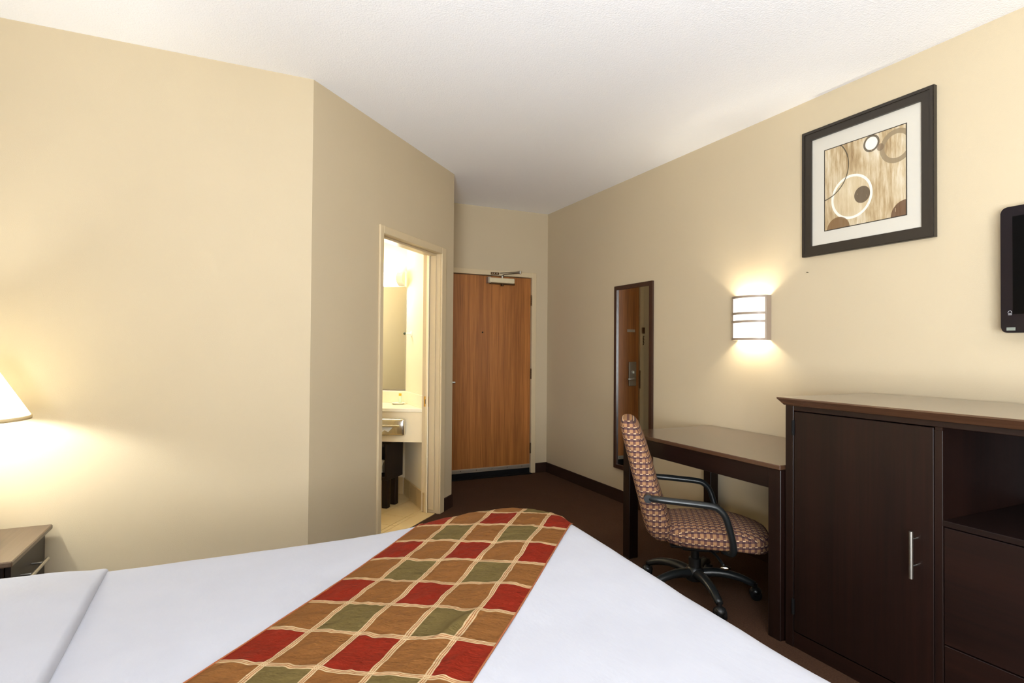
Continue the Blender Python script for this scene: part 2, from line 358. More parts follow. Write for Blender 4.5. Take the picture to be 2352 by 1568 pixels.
# bathroom floor with single tiles
bf = thing('floor_bathroom', (1.0, 4.4, 0), 'beige ceramic tile floor laid diagonally in the bathroom', 'floor', kind='structure')
poly = [dpt(0.25, TH), dpt(S_IL-.0, TH), dpt(S_IL, .02), dpt(S_IR, .02), dpt(S_IR, TH), (BWX, 4.43), (BWX, 5.03), (.43, 5.545), (.43, 3.55)]
obj('grout_bed', prism(poly, 0.0, 0.004), GROUT, bf)
def inside(p):
    x, y = p; r = False; n = len(poly)
    for i in range(n):
        (x1, y1), (x2, y2) = poly[i], poly[(i+1) % n]
        if (y1 > y) != (y2 > y) and x < (x2-x1)*(y-y1)/(y2-y1)+x1: r = not r
    return r
TS = 0.222
def clip(pts):
    """cut a tile polygon by the convex edges of the bathroom floor"""
    n = len(poly)
    cx = sum(p[0] for p in poly)/n; cy = sum(p[1] for p in poly)/n
    for (a, b) in ((dpt(0.05, TH), dpt(1.7, TH)), ((BWX-.014, 4.0), (BWX-.014, 6.0)), (mpt(-1, .012), mpt(2, .012)), ((.43, 6), (.43, 3))):
        A = Vector(a); B = Vector(b); nrm = Vector((-(B-A).y, (B-A).x)); s = 1 if nrm.dot(Vector((0.9, 4.5))-A) > 0 else -1
        out = []
        for i in range(len(pts)):
            p, q = Vector(pts[i]), Vector(pts[(i+1) % len(pts)]); dp, dq = s*nrm.dot(p-A), s*nrm.dot(q-A)
            if dp >= 0: out.append(tuple(p))
            if dp*dq < 0: out.append(tuple(p+(q-p)*(dp/(dp-dq))))
        pts = out
        if len(pts) < 3: return None
    return pts
for i in range(-9, 9):
    for j in range(-6, 9):
        g = 0.0028
        base = Vector((1.155, 4.332))
        q = [base+DD*(a*TS)+DN*(b*TS) for a, b in ((i+g/TS, j+g/TS), (i+1-g/TS, j+g/TS), (i+1-g/TS, j+1-g/TS), (i+g/TS, j+1-g/TS))]
        c = clip([tuple(p) for p in q])
        if c and len(c) >= 3:
            ar = abs(sum(c[k][0]*c[(k+1) % len(c)][1]-c[(k+1) % len(c)][0]*c[k][1] for k in range(len(c))))/2
            if ar > 0.0008: obj('tile', prism(c, 0.003, 0.0075), TILE, bf)
obj('tile', dprism(S_IL+.02, S_IR-.02, .02, TH-.004, .003, .0075), TILE, bf)
# tiled skirting on the bathroom walls
bb = thing('baseboard_bathroom', (1.2, 4.8, 0), 'beige tile skirting along the bathroom walls', 'baseboard', kind='structure')
for y0 in (4.40, 4.61, 4.82): obj('tile', box(BWX-.018, BWX-.006, y0, y0+.207, .006, .155, bev=.002), TILE2, bb)
for s0 in (.02, .24, .46, .68, .90): obj('tile', prism([mpt(s0, .001), mpt(s0+.217, .001), mpt(s0+.217, .012), mpt(s0, .012)], .006, .155), TILE2, bb)
# carpeted baseboards
def baseb(name, pts, label): struct(name, prism(pts, 0, .1), BASEB, label, 'baseboard')
baseb('baseboard_right', [(WX-.014, RY), (WX, RY), (WX, BY), (WX-.014, BY)], 'dark brown baseboard along the long right wall')
baseb('baseboard_entry', [(2.822, BY-.014), (WX-.014, BY-.014), (WX-.014, BY), (2.822, BY)], 'dark brown baseboard beside the entry door hinges')
baseb('baseboard_partition', [(D1.x, D1.y+.01), (D1.x+.014, D1.y+.01), (D1.x+.014, BY), (D1.x, BY)], 'dark brown baseboard along the entry partition')
baseb('baseboard_diagonal', [dpt(S_OR), dpt(DL), dpt(DL, -.014), dpt(S_OR, -.014)], 'dark brown baseboard right of the bathroom doorway')
baseb('baseboard_slant', [dpt(0.01), dpt(S_OL), dpt(S_OL, -.014), dpt(0.01, -.014)], 'dark brown baseboard left of the bathroom doorway')
baseb('baseboard_left', [(HX, WY-.014), (D0.x, WY-.014), (D0.x, WY), (HX, WY)], 'dark brown baseboard behind the nightstand')

# ------------------------------------------------------------------ bathroom doorway (frame)
dp = dpt((S_IL+S_IR)/2, 0)
d2 = thing('door_2', (dp[0], dp[1], 0), 'beige painted metal frame of the open bathroom doorway', 'doorway', kind='structure')
obj('casing', dprism(S_OL, S_IL, -.016, .0, 0, D_TOP+.052, bev=.003), TRIM, d2)
obj('casing', dprism(S_IR, S_OR, -.016, .0, 0, D_TOP+.052, bev=.003), TRIM, d2)
obj('casing', dprism(S_IL, S_IR, -.016, .0, D_TOP, D_TOP+.052, bev=.003), TRIM, d2)
obj('jamb', dprism(S_IL-.02, S_IL, 0, TH+.012, 0, D_TOP+.02), TRIM, d2)
jr = obj('jamb', dprism(S_IR, S_IR+.02, 0, TH+.012, 0, D_TOP+.02), TRIM, d2)
jt = obj('jamb', dprism(S_IL, S_IR, 0, TH+.012, D_TOP, D_TOP+.02), TRIM, d2)
obj('door_stop', dprism(S_IR-.016, S_IR, .035, .085, 0.03, D_TOP, bev=.002), TRIM, d2)
obj('door_stop', dprism(S_IL, S_IL+.016, .035, .085, 0.03, D_TOP, bev=.002), TRIM, d2)
obj('door_stop', dprism(S_IL+.016, S_IR-.016, .035, .085, D_TOP-.016, D_TOP, bev=.002), TRIM, d2)
sk = obj('strike_plate', dprism(S_IR-.0025, S_IR, .094, .136, .840, .922), BRASS, d2); sk['label'] = 'brass strike plate'
obj('latch_hole', dprism(S_IR-.0032, S_IR-.0025, .106, .126, .862, .898), RUBBER, sk)
obj('screw', dprism(S_IR-.0036, S_IR-.0025, .113, .119, .908, .914), BRONZE, sk); obj('screw', dprism(S_IR-.0036, S_IR-.0025, .113, .119, .847, .853), BRONZE, sk)

# ------------------------------------------------------------------ entry door
d1 = thing('door_1', ((DRX0+DRX1)/2, BY, 0), 'oak veneer entry door with closer in a beige frame', 'door', kind='structure')
YF = BY+.012
leaf = obj('door_leaf', box(DRX0, DRX1, YF, YF+.045, .095, DRZ-.006, bev=.002), OAK, d1)
obj('frame_side', box(DRX1+.004, DRX1+.056, BY-.012, BY+.09, 0.0, DRZ+.052, bev=.003), TRIM, d1)
obj('frame_side', box(DRX0-.056, DRX0-.004, BY-.012, BY+.09, 0.0, DRZ+.052, bev=.003), TRIM, d1)
obj('frame_head', box(DRX0-.004, DRX1+.004, BY-.012, BY+.09, DRZ, DRZ+.052, bev=.003), TRIM, d1)
sw = obj('door_sweep', box(DRX0+.004, DRX1-.004, YF-.012, YF, .058, .098, bev=.003), ALU, d1); sw['label'] = 'pale metal door sweep'
obj('groove', box(DRX0+.004, DRX1-.004, YF-.0135, YF-.0115, .073, .076), STEEL, sw); obj('groove', box(DRX0+.004, DRX1-.004, YF-.0135, YF-.0115, .084, .087), STEEL, sw)
for k in range(6): obj('screw', cyl((DRX0+.1+k*.17, YF-.0145, .0805), (DRX0+.1+k*.17, YF-.012, .0805), .004, seg=8), BRONZE, sw)
obj('brush_seal', box(DRX0+.004, DRX1-.004, YF-.006, YF+.02, .006, .06), RUBBER, d1)
obj('frame_stop', box(DRX0-.01, DRX0+.014, YF+.046, YF+.066, 0, DRZ+.01), TRIM, d1); obj('frame_stop', box(DRX1-.014, DRX1+.01, YF+.046, YF+.066, 0, DRZ+.01), TRIM, d1)
obj('frame_stop', box(DRX0+.014, DRX1-.014, YF+.046, YF+.066, DRZ-.02, DRZ+.01), TRIM, d1)
obj('threshold', box(DRX0, DRX1, BY-.05, BY+.12, 0.0, .008, bev=.003), RUBBER, d1)
for z in (1.822, 1.047, .264):
    h = obj('hinge', cyl((DRX1+.001, BY-.004, z-.055), (DRX1+.001, BY-.004, z+.055), .0075, seg=12), BRONZE, d1)
    for dz in (-.033, -.011, .011, .033): obj('knuckle_gap', cyl((DRX1+.001, BY-.004, z+dz-.001), (DRX1+.001, BY-.004, z+dz+.001), .0079, seg=12), RUBBER, h)
# closer: body on the leaf, two arms, bracket on the frame
cl = obj('closer_body', box(2.262, 2.545, YF-.055, YF, 1.985, 2.035, bev=.006), CREAMPL, d1); cl['label'] = 'cream cover of the hydraulic door closer'
obj('closer_end', box(2.245, 2.28, YF-.05, YF, 1.978, 2.042, bev=.003), STEEL, cl)
obj('closer_end', box(2.28, 2.56, YF-.03, YF, 1.972, 1.986, bev=.003), BRONZE, cl)
obj('pinion', cyl((2.412, YF-.03, 2.03), (2.412, YF-.03, 2.06), .014, seg=14), STEEL, cl); obj('pinion_cap', cyl((2.412, YF-.03, 1.955), (2.412, YF-.03, 1.976), .018, .012, seg=14), BRONZE, cl)
a1 = obj('closer_arm', tube([(2.412, YF-.03, 2.062), (2.43, YF-.05, 2.075), (2.552, YF-.16, 2.082)], .011, 8, .5, (0, 0, 1)), STEEL, d1)
a2 = obj('closer_arm', tube([(2.552, YF-.16, 2.095), (2.38, BY-.035, 2.085)], .009, 8, .5, (0, 0, 1)), STEEL, d1)
obj('elbow', cyl((2.552, YF-.16, 2.074), (2.552, YF-.16, 2.103), .014, seg=12), STEEL, a1)
br = obj('bracket', box(2.285, 2.375, BY-.024, BY-.012, 2.068, 2.092, bev=.002), BRONZE, d1)
for x in (2.297, 2.32, 2.35): obj('screw', cyl((x, BY-.027, 2.08), (x, BY-.023, 2.08), .006, seg=8), STEEL, br)
pp = obj('peephole', cyl((2.21, YF-.004, 1.474), (2.21, YF+.001, 1.474), .009, seg=16), BRONZE, d1); obj('lens', cyl((2.21, YF-.0046, 1.474), (2.21, YF-.0035, 1.474), .006, seg=12), RUBBER, pp)
lp = obj('lock_plate', box(1.755, 1.858, YF-.016, YF, .89, 1.17, bev=.004), STEEL, d1); lp['label'] = 'brushed steel lock plate'
obj('spindle', cyl((1.80, YF-.055, .973), (1.80, YF-.015, .973), .013), STEEL, lp)
obj('lever', tube(smooth_path([(1.795, YF-.055, .973), (1.83, YF-.058, .973), (1.90, YF-.05, .972)]), .010, 10), STEEL, lp)
obj('thumb_turn', box(1.796, 1.806, YF-.036, YF-.014, 1.035, 1.065, bev=.003), STEEL, lp)
sg = obj('notice_plate', box(1.768, 1.878, YF-.004, YF, 1.514, 1.546, bev=.001), ALU, d1); sg['label'] = 'small pale notice strip'
lt = obj('security_latch', box(1.652, 1.690, BY-.03, BY-.012, 1.50, 1.57, bev=.004), BRONZE, d1)
for k in range(6): obj('chain_link', cyl((1.667+.004*(k % 2), BY-.02, 1.47-.018*k), (1.667+.004*(k % 2), BY-.026, 1.458-.018*k), .006, seg=8), BRONZE, lt)
obj('strike_plate', box(DRX0-.006, DRX0-.001, BY-.016, BY-.004, .86, 1.07, bev=.001), BRONZE, d1)

# ------------------------------------------------------------------ bathroom furnishings
vt = thing('vanity_counter', (1.0, 4.85, 0), 'white laminate vanity counter with backsplash in the bathroom', 'counter')
ZT = .82
poly_c = [(BWX-.008, 4.455), (BWX-.008, 5.02), mpt(1.0, .002), (mpt(1.0, .002)[0]-.29, mpt(1.0, .002)[1]-.50)]
fl = Vector((BWX-.008-.866*1.0, 4.455+.5*1.0)); poly_c[3] = (fl.x, fl.y)
obj('counter_top', prism(poly_c, ZT-.03, ZT, .004), LAMIN, vt)
n30 = Vector((.5, .866))
ap = [Vector((BWX-.009, 4.455)), fl]; ap0, ap1 = ap[0]+n30*.018, ap[1]+n30*.018; ap2, ap3 = ap1+n30*.018, ap0+n30*.018
obj('apron', prism([(BWX-.009, ap0.y), tuple(ap1), tuple(ap2), (BWX-.009, ap3.y)], .548, ZT-.03), APRON, vt)
obj('backsplash', prism([mpt(.0, .002), mpt(1.0, .002), mpt(1.0, .02), mpt(.008, .02)], ZT, ZT+.105, .003), LAMIN, vt)
obj('side_splash', box(BWX-.026, BWX-.008, 4.46, 5.005, ZT, ZT+.105, bev=.003), LAMIN, vt)
mi = thing('bathroom_mirror', (*mpt(.5, .01), 1.4), 'large frameless mirror above the bathroom counter', 'mirror')
obj('glass', prism([mpt(.012, .001), mpt(1.0, .001), mpt(1.0, .007), mpt(.012, .007)], ZT+.118, 1.858), MIRROR, mi)
obj('bottom_channel', prism([mpt(.012, .001), mpt(1.0, .001), mpt(1.0, .010), mpt(.012, .010)], ZT+.106, ZT+.118), STEEL, mi)
vl = thing('vanity_light', (*mpt(.4, .05), 1.93), 'lit white bar lamp above the bathroom mirror', 'lamp')
def half(s0, s1, r, z, off, seg=14, depth=.11):
    bm = bmesh.new(); pr = [(0, -r)] + [(depth*math.cos(a), r*math.sin(a)) for a in [(-PI/2+PI*k/seg) for k in range(seg+1)]] + [(0, r)]
    A_ = [bm.verts.new((*mpt(s0, off+a), z+b)) for a, b in pr]; B_ = [bm.verts.new((*mpt(s1, off+a), z+b)) for a, b in pr]
    for i in range(len(pr)-1): bm.faces.new((A_[i], A_[i+1], B_[i+1], B_[i]))
    bm.faces.new(A_[::-1]); bm.faces.new(B_); return bm
obj('diffuser', half(.075, .725, .062, 1.926, .004), BATH_GLASS, vl, True, autos=50)
obj('end_cap', half(.018, .075, .066, 1.926, .003, depth=.116), PORC, vl, True, autos=50); obj('end_cap', half(.725, .782, .066, 1.926, .003, depth=.116), PORC, vl, True, autos=50)
hk = thing('robe_hook', (BWX-.03, 4.86, 1.43), 'white robe peg with dark tip on the bathroom side wall', 'hook')
obj('plate', cyl((BWX-.007, 4.86, 1.43), (BWX-.014, 4.86, 1.43), .024), PORC, hk); obj('peg', cyl((BWX-.014, 4.86, 1.43), (BWX-.062, 4.86, 1.432), .009), PORC, hk); obj('tip', sphere((BWX-.066, 4.86, 1.432), .012, u=12, v=8), plain('dark_green_rubber', (52, 66, 40), .5), hk)
td = thing('tissue_dispenser', (1.1, 4.55, .64), 'chrome tissue dispenser mounted on the vanity apron', 'dispenser')
TM = Matrix.Translation((*(Vector((BWX-.008, 4.455))+Vector((-.866, .5))*.29+n30*.017), .672)) @ Matrix.Rotation(math.radians(-30), 4, 'Z')
def tb(*a, **k): return xform(box(*a, **k), TM)
obj('body', tb(-.14, .14, -.06, 0, -.066, .066, bev=.012, seg=3), CHROME, td, True, autos=40)
obj('front_plate', tb(-.128, .128, -.066, -.058, -.054, .054, bev=.004, seg=2), CHROME, td, True, autos=40)
obj('rod', xform(cyl((-.1, -.070, .012), (.105, -.070, .012), .009), TM), CHROME, td, True, autos=40)
bm = bmesh.new(); vs = [bm.verts.new(TM @ Vector(q)) for q in ((-.07, -.069, .0), (.05, -.069, .0), (.02, -.09, -.035), (-.01, -.085, -.02), (-.05, -.095, -.05), (-.07, -.08, -.03))]; bm.faces.new(vs)
bmesh.ops.solidify(bm, geom=bm.faces[:], thickness=.002); obj('tissue', bm, PAPER, td)
tr_ = thing('amenity_tray', (1.235, 4.93, ZT), 'small white dish in the corner of the bathroom counter', 'dish')
obj('plate', lathe([(0, .0), (.045, .0), (.062, .012), (.066, .013), (.060, .009), (.04, .004), (0, .004)], (1.225, 4.90, ZT+.001)), PORC, tr_, True)
bo = thing('amenity_bottle', (1.25, 4.93, ZT), 'tiny toiletry bottle with a yellow cap on the dish', 'bottle')
obj('body', lathe([(0, 0), (.013, 0), (.014, .004), (.014, .058), (.009, .064), (0, .064)], (1.245, 4.92, ZT+.006), 16), plain('mint_bottle_plastic', (206, 232, 204), .3), bo, True, autos=40)
obj('cap', lathe([(0, .064), (.0115, .064), (.0115, .086), (0, .086)], (1.245, 4.92, ZT+.006), 16), plain('yellow_cap', (222, 178, 30), .4), bo, True, autos=40)
fc = thing('faucet', (.85, 4.84, ZT), 'chrome faucet on the vanity seen in the bathroom mirror', 'faucet')
obj('base', lathe([(0, 0), (.028, 0), (.026, .012), (.018, .02), (.016, .06), (0, .066)], (.84, 4.98, ZT)), CHROME, fc, True)
obj('spout', tube(smooth_path([(.84, 4.98, ZT+.045), (.815, 4.94, ZT+.075), (.78, 4.88, ZT+.068)]), .011, 10), CHROME, fc, True); obj('handle', tube(smooth_path([(.84, 4.98, ZT+.064), (.85, 4.985, ZT+.085), (.90, 4.96, ZT+.108)]), [.012]*4+[.009]*9, 10), CHROME, fc, True)
# dark stand under the counter
sd = thing('wooden_stand', (1.07, 4.60, 0), 'dark wooden open stand on legs under the bathroom counter', 'stand')
SM = Matrix.Translation((1.062, 4.600, 0)) @ Matrix.Rotation(math.radians(45), 4, 'Z')   # local x runs back, local y to the left
def sb(*a, **k): return xform(box(*a, **k), SM)
SDp, SWd, Z0, Z1 = .25, .36, .235, .528
obj('side_panel', sb(0, SDp, 0, .022, Z0, Z1, bev=.003), ESP_Z, sd); obj('side_panel', sb(0, SDp, SWd-.022, SWd, Z0, Z1, bev=.003), ESP_Z, sd)
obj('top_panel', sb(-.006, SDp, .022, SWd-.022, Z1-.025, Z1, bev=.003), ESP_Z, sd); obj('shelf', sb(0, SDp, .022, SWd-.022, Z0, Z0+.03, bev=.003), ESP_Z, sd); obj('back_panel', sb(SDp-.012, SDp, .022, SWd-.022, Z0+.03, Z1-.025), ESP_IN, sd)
for a, b in ((.012, .004), (.138, .004), (.012, SWd-.054), (.138, SWd-.054)): obj('leg', sb(a, a+.05, b, b+.05, .008, Z0, bev=.004), ESP_Z, sd)
q = SM @ Vector((.12, .09, Z0+.031+.055)); q2 = SM @ Vector((.12, .29, Z0+.031+.055))
rl = thing('rolled_towel', tuple(q), 'rolled white towel lying in the dark bathroom stand', 'towel')
obj('roll', tube([q.lerp(q2, k/6) for k in range(7)], [.05, .054, .055, .055, .055, .054, .05], 20), TOWEL, rl, True, autos=50)

# ------------------------------------------------------------------ bed
bed = thing('bed', (0.05, 1.4, 0), 'large bed made up with a smooth white cotton sheet', 'bed')
RR = .075; BX0, BX1, BY0, BY1, BZ = -1.22, 1.115, .62, 2.135, .602
def ztop(x, y): return BZ + .042*smoothstep(.25, 1.05, x)*smoothstep(1.0, 2.05, y) + .004*noise.noise((x*2.1, y*2.3, .3))
RC = .17
def drape(x, y, off=0.0, hem=.40):
    """a point of cloth given by its flat place (x, y): laid on the mattress and down its sides"""
    nx, ny = min(max(x, BX0), BX1), min(max(y, BY0), BY1)
    cy = BY1-RC if y > BY1-RC else BY0+RC
    if x > BX1-RC and (y > BY1-RC or y < BY0+RC):          # rounded foot corners
        q = Vector((x-(BX1-RC), y-cy)); k = min(1, RC/max(q.length, 1e-9)); nx, ny = BX1-RC+q.x*k, cy+q.y*k
    d = Vector((x-nx, y-ny)); a = d.length; z = ztop(nx, ny)
    if a < 1e-6: return Vector((nx, ny, z+off))
    d /= a; a = min(a, hem+RR*PI/2)
    if a < RR*PI/2:
        th = a/RR; o_, dz = (RR+off)*math.sin(th), RR-(RR+off)*math.cos(th)
    else: o_, dz = RR+off+.02*(a-RR*PI/2), RR+(a-RR*PI/2)
    return Vector((nx+d.x*o_, ny+d.y*o_, z-dz))
def wr(x, y):
    p = noise.noise((x*3+y*2, y*7-x*4, 1.7))*.0022 + noise.noise((x*13, y*9, 5.1))*.0011
    return p
def cover(name, x0, x1, off, hem, mat, parent, flat=None):
    """rounded cloth block: flat top grid plus draped rings"""
    bm = bmesh.new(); st = .03
    def rng(a, b): n = max(2, int(round((b-a)/st))); return [a+(b-a)*k/n for k in range(n+1)]
    arc = [RR*PI/2*k/7 for k in range(1, 8)]; low = [RR*PI/2+hem*k/6 for k in range(1, 7)]
    xs = rng(x0, x1); ys = rng(BY0, BY1)
    foot = x1 >= BX1-1e-6
    ext = arc+low
    X = xs + ([BX1+a for a in ext] if foot else []); Y = [BY0-a for a in reversed(ext)] + ys + [BY1+a for a in ext]
    G = {}
    for i, x in enumerate(X):
        for j, y in enumerate(Y):
            if x > BX1+1e-6 and (y > BY1+1e-6 or y < BY0-1e-6): continue
            o = off+wr(x, y)
            if flat: o += flat(x, y)
            G[i, j] = bm.verts.new(drape(x, y, o, hem))
    for (i, j) in list(G):
        k = [(i, j), (i+1, j), (i+1, j+1), (i, j+1)]
        if all(q in G for q in k): bm.faces.new([G[q] for q in k])
    if foot:                                              # the two foot corners: fans
        for cy, sgn in ((BY0, -1), (BY1, 1)):
            R_ = []
            for k in range(9):
                th = PI/2*k/8; R_.append([bm.verts.new(drape(BX1+a*math.cos(th), cy+sgn*a*math.sin(th), off+(.008*math.sin(6*th)*min(1, max(0, a-.1)/.2)), hem)) for a in [0.0]+ext])
            for k in range(8):
                for m in range(len(ext)): 
                    f = (R_[k][m], R_[k][m+1], R_[k+1][m+1], R_[k+1][m])
                    if m == 0: f = (R_[k][0], R_[k][1], R_[k+1][1])
                    try: bm.faces.new(f)
                    except ValueError: pass
    bmesh.ops.remove_doubles(bm, verts=bm.verts, dist=.0006)
    return obj(name, bm, mat, parent, True)
cover('sheet', BX0, BX1, 0.0, .42, SHEET, bed)
obj('mattress', box(BX0-.02, BX1+.03, BY0-.03, BY1+.03, .33, BZ-.06, bev=.03, seg=3), SHEET, bed)
obj('bed_base', box(BX0-.02, BX1+.02, BY0-.02, BY1+.02, .0, .33, bev=.01), ESP_Y, bed)
# the sheet turned back near the head: a thicker layer with a rounded front edge
FX = -.352
def foldprof(x, y):
    d = FX-x; return (.026+.012*smoothstep(.0, .16, d))*math.sqrt(max(0, 1-(1-min(1, d/.014))**2)) if d < .014 else .026+.012*smoothstep(.0, .16, d)
bm = bmesh.new(); xs = [FX, FX-.002, FX-.005, FX-.009, FX-.014] + [FX-.014-.03*k for k in range(1, 28)]; ext = [RR*PI/2*k/7 for k in range(1, 8)]+[RR*PI/2+.3*k/5 for k in range(1, 6)]
ys = [BY0-a for a in reversed(ext)] + [BY0+(BY1-BY0)*k/48 for k in range(49)] + [BY1+a for a in ext]
G = [[bm.verts.new(drape(x+.004*noise.noise((0, y*3, 2.2))-.028*(y-1.38), y, .001+foldprof(x, y)*(1 if y < BY1-.25 else 1-.55*smoothstep(BY1-.25, BY1+.02, y))+wr(x, y)+ (.006*noise.noise((x*9, 7.7, .5)) if y > BY1-.03 else 0), .3)) for y in ys] for x in xs]
for i in range(len(xs)-1):
    for j in range(len(ys)-1): bm.faces.new((G[i][j], G[i+1][j], G[i+1][j+1], G[i][j+1]))
obj('turned_back_sheet', bm, SHEET, bed, True)

# runner lying diagonally over the far foot corner
S0, SU, SV = Vector((-.15694, 1.3148)), Vector((.10091, -.06573)), Vector((.10844, .11759))
I0, I1, J0, J1 = .06, 4.82, -1.3, 9.08
NI, NJ = 110, 250
bm = bmesh.new(); uvl = bm.loops.layers.uv.new('UVMap'); G = []
def rpos(i, j):
    p = S0+SU*i+SV*j; x, y = p
    h = .0045 + .0050*(noise.noise((i*.9+j*.5, j*1.3-i*.4, 3.3))) + .0036*noise.noise((i*2.6-j*1.4, j*1.3+i*.9, 8.1)) + .0016*noise.noise((i*6-j*3, j*4+i*3, 2.0))
    edge = min(i-I0, I1-i)
    h = max(.0022, h*smoothstep(-.2, .5, edge)+.0022)
    h += .013*math.exp(-((i-3.75-.28*(j-2.2))/.14)**2)*math.exp(-((j-2.45)/.45)**2)
    h += .007*math.exp(-((i-4.35+.12*(j-1))/.16)**2)*math.exp(-((j-1.0)/.8)**2)
    return drape(x, y, h, .30)
for a in range(NI+1):
    G.append([bm.verts.new(rpos(I0+(I1-I0)*a/NI, J0+(J1-J0)*b/NJ)) for b in range(NJ+1)])
for a in range(NI):
    for b in range(NJ):
        f = bm.faces.new((G[a][b], G[a+1][b], G[a+1][b+1], G[a][b+1])); 
        for lp_, (k, m) in zip(f.loops, ((a, b), (a+1, b), (a+1, b+1), (a, b+1))): lp_[uvl].uv = (I0+(I1-I0)*k/NI, J0+(J1-J0)*m/NJ)
bmesh.ops.solidify(bm, geom=bm.faces[:], thickness=.0015)
rn = thing('bed_runner', (.6, 1.8, BZ), 'red, brown and olive patchwork runner lying slantwise over the white bed', 'bed runner')
obj('cloth', bm, RUNNER, rn, True)
for i_ in (I0, I1): obj('hem', tube([rpos(i_, J0+(J1-J0)*k/160)+Vector((0, 0, .0005)) for k in range(161)], .0022, 6), HEM, rn, True)

# ------------------------------------------------------------------ nightstand and lamp
ns = thing('nightstand', (-1.03, 2.97, 0), 'dark brown wooden nightstand with a bar handle beside the bed', 'nightstand')
NZ = .497
obj('top', box(-1.30, -.766, 2.722, 3.225, NZ-.022, NZ, bev=.004), wood('brown_wood_pale_top', (74, 58, 46), (96, 78, 62), .3, 1), ns)  # top paler than the body
obj('body', box(-1.29, -.80, 2.755, 3.19, .06, NZ-.022, bev=.002), ESP_Z, ns)
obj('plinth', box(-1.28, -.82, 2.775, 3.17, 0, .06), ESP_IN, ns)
dr = obj('drawer', box(-.80, -.782, 2.765, 3.18, .29, NZ-.03, bev=.002), ESP_Y, ns); dr2 = obj('drawer', box(-.80, -.782, 2.765, 3.18, .075, .28, bev=.002), ESP_Y, ns)
for dd, z in ((dr, .395), (dr2, .19)):
    obj('handle', tube([(-.74, 2.83, z), (-.74, 3.055, z)], .0075, 12), STEEL, dd, True, autos=50)
    for y in (2.875, 3.005): obj('handle_post', cyl((-.782, y, z), (-.742, y, z), .0045, seg=10), STEEL, dd)
LX, LY = -1.0, 2.95
la = thing('table_lamp', (LX, LY, NZ), 'lit table lamp with a pleated cream cone shade on the nightstand', 'lamp')
obj('base', lathe([(0, 0), (.112, 0), (.120, .016), (.116, .036), (.102, .048), (.112, .062), (.119, .082), (.104, .108), (.05, .13), (.03, .17), (.028, .25), (.02, .33), (.016, .42), (0, .42)], (LX, LY, NZ)), COPPER, la, True)
obj('stem', cyl((LX, LY, NZ+.42), (LX, LY, NZ+.53), .009), BRASS, la, True, autos=50)
SZ0, SZ1, SRB, SRT, PL = 1.012, 1.24, .215, .085, 120
bm = bmesh.new(); pr = []
for k, s in enumerate((0, .33, .66, 1)):
    pr.append([bm.verts.new((LX+(SRB+(SRT-SRB)*s+(.0016 if i % 2 else -.0016))*math.cos(2*PI*i/(2*PL)), LY+(SRB+(SRT-SRB)*s+(.0016 if i % 2 else -.0016))*math.sin(2*PI*i/(2*PL)), SZ0+(SZ1-SZ0)*s)) for i in range(2*PL)])
for a, b in zip(pr, pr[1:]):
    for i in range(2*PL): bm.faces.new((a[i], a[(i+1) % (2*PL)], b[(i+1) % (2*PL)], b[i]))
sh = obj('shade', bm, SHADE, la)
obj('shade_binding', lathe([(SRB+.003, -.010), (SRB+.004, .004), (SRB-.003, .005), (SRB-.003, -.009), (SRB+.003, -.010)], (LX, LY, SZ0), 64), SHADE_TRIM, sh, True)
obj('shade_binding', lathe([(SRT+.003, -.006), (SRT+.004, .006), (SRT-.003, .006), (SRT-.003, -.006), (SRT+.003, -.006)], (LX, LY, SZ1), 48), SHADE_TRIM, sh, True)
obj('bulb', sphere((LX, LY, 1.085), .028, (1, 1, 1.25), 14, 10), LAMP_BULB, la, True)

# ------------------------------------------------------------------ desk
dk = thing('desk', (2.57, 2.4, 0), 'dark espresso wooden writing desk against the beige wall', 'desk')
DX0, DX1, DY0, DY1, DZ = 2.19, 2.94, 1.812, 2.992, .788
t = wood('espresso_desk_painted_sheen', (64, 42, 28), (80, 54, 38), .16, 1, .5)  # base colour lightened to carry the wall's reflection; same espresso wood as the legs
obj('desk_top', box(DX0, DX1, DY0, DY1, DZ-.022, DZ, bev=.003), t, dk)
obj('front_apron', box(DX0+.012, DX0+.032, DY0+.07, DY1-.075, DZ-.115, DZ-.022, bev=.002), ESP_Y, dk)
obj('side_apron', box(DX0+.075, DX1-.075, DY1-.03, DY1-.01, DZ-.115, DZ-.022, bev=.002), ESP_Y, dk); obj('side_apron', box(DX0+.075, DX1-.075, DY0+.008, DY0+.028, DZ-.115, DZ-.022, bev=.002), ESP_Y, dk)
obj('back_apron', box(DX1-.03, DX1-.01, DY0+.07, DY1-.075, DZ-.115, DZ-.022, bev=.002), ESP_Y, dk)
for x in (DX0+.006, DX1-.074):
    for y in (DY0+.002, DY1-.072): obj('leg', box(x, x+.068, y, y+.068, 0, DZ-.022, bev=.003), ESP_Z, dk)

# ------------------------------------------------------------------ cabinet
cb = thing('television_cabinet', (2.55, 1.2, 0), 'tall dark espresso cabinet with a door and open shelf compartment', 'cabinet')
CX0, CX1, CY0, CY1, CZ = 2.21, 2.875, .565, 1.800, 1.09
TOPW = wood('espresso_cabinet_painted_sheen', (64, 42, 28), (80, 54, 38), .16, 1, .5)  # reflected sheen painted in: lighter than the same wood of the carcass
bm = box(CX0-.028, CX1+.005, CY0-.025, CY1+.024, CZ-.028, CZ)
for v_ in bm.verts:                                      # under-bevelled edge of the top board
    if v_.co.z < CZ-.02:
        v_.co.x = max(v_.co.x, CX0-.006) if v_.co.x < 2.5 else v_.co.x; v_.co.y = min(max(v_.co.y, CY0-.004), CY1+.003)
bm2 = box(CX0-.028, CX1+.005, CY0-.025, CY1+.024, CZ, CZ+.006); obj('top_board', join(bm, bm2), TOPW, cb)
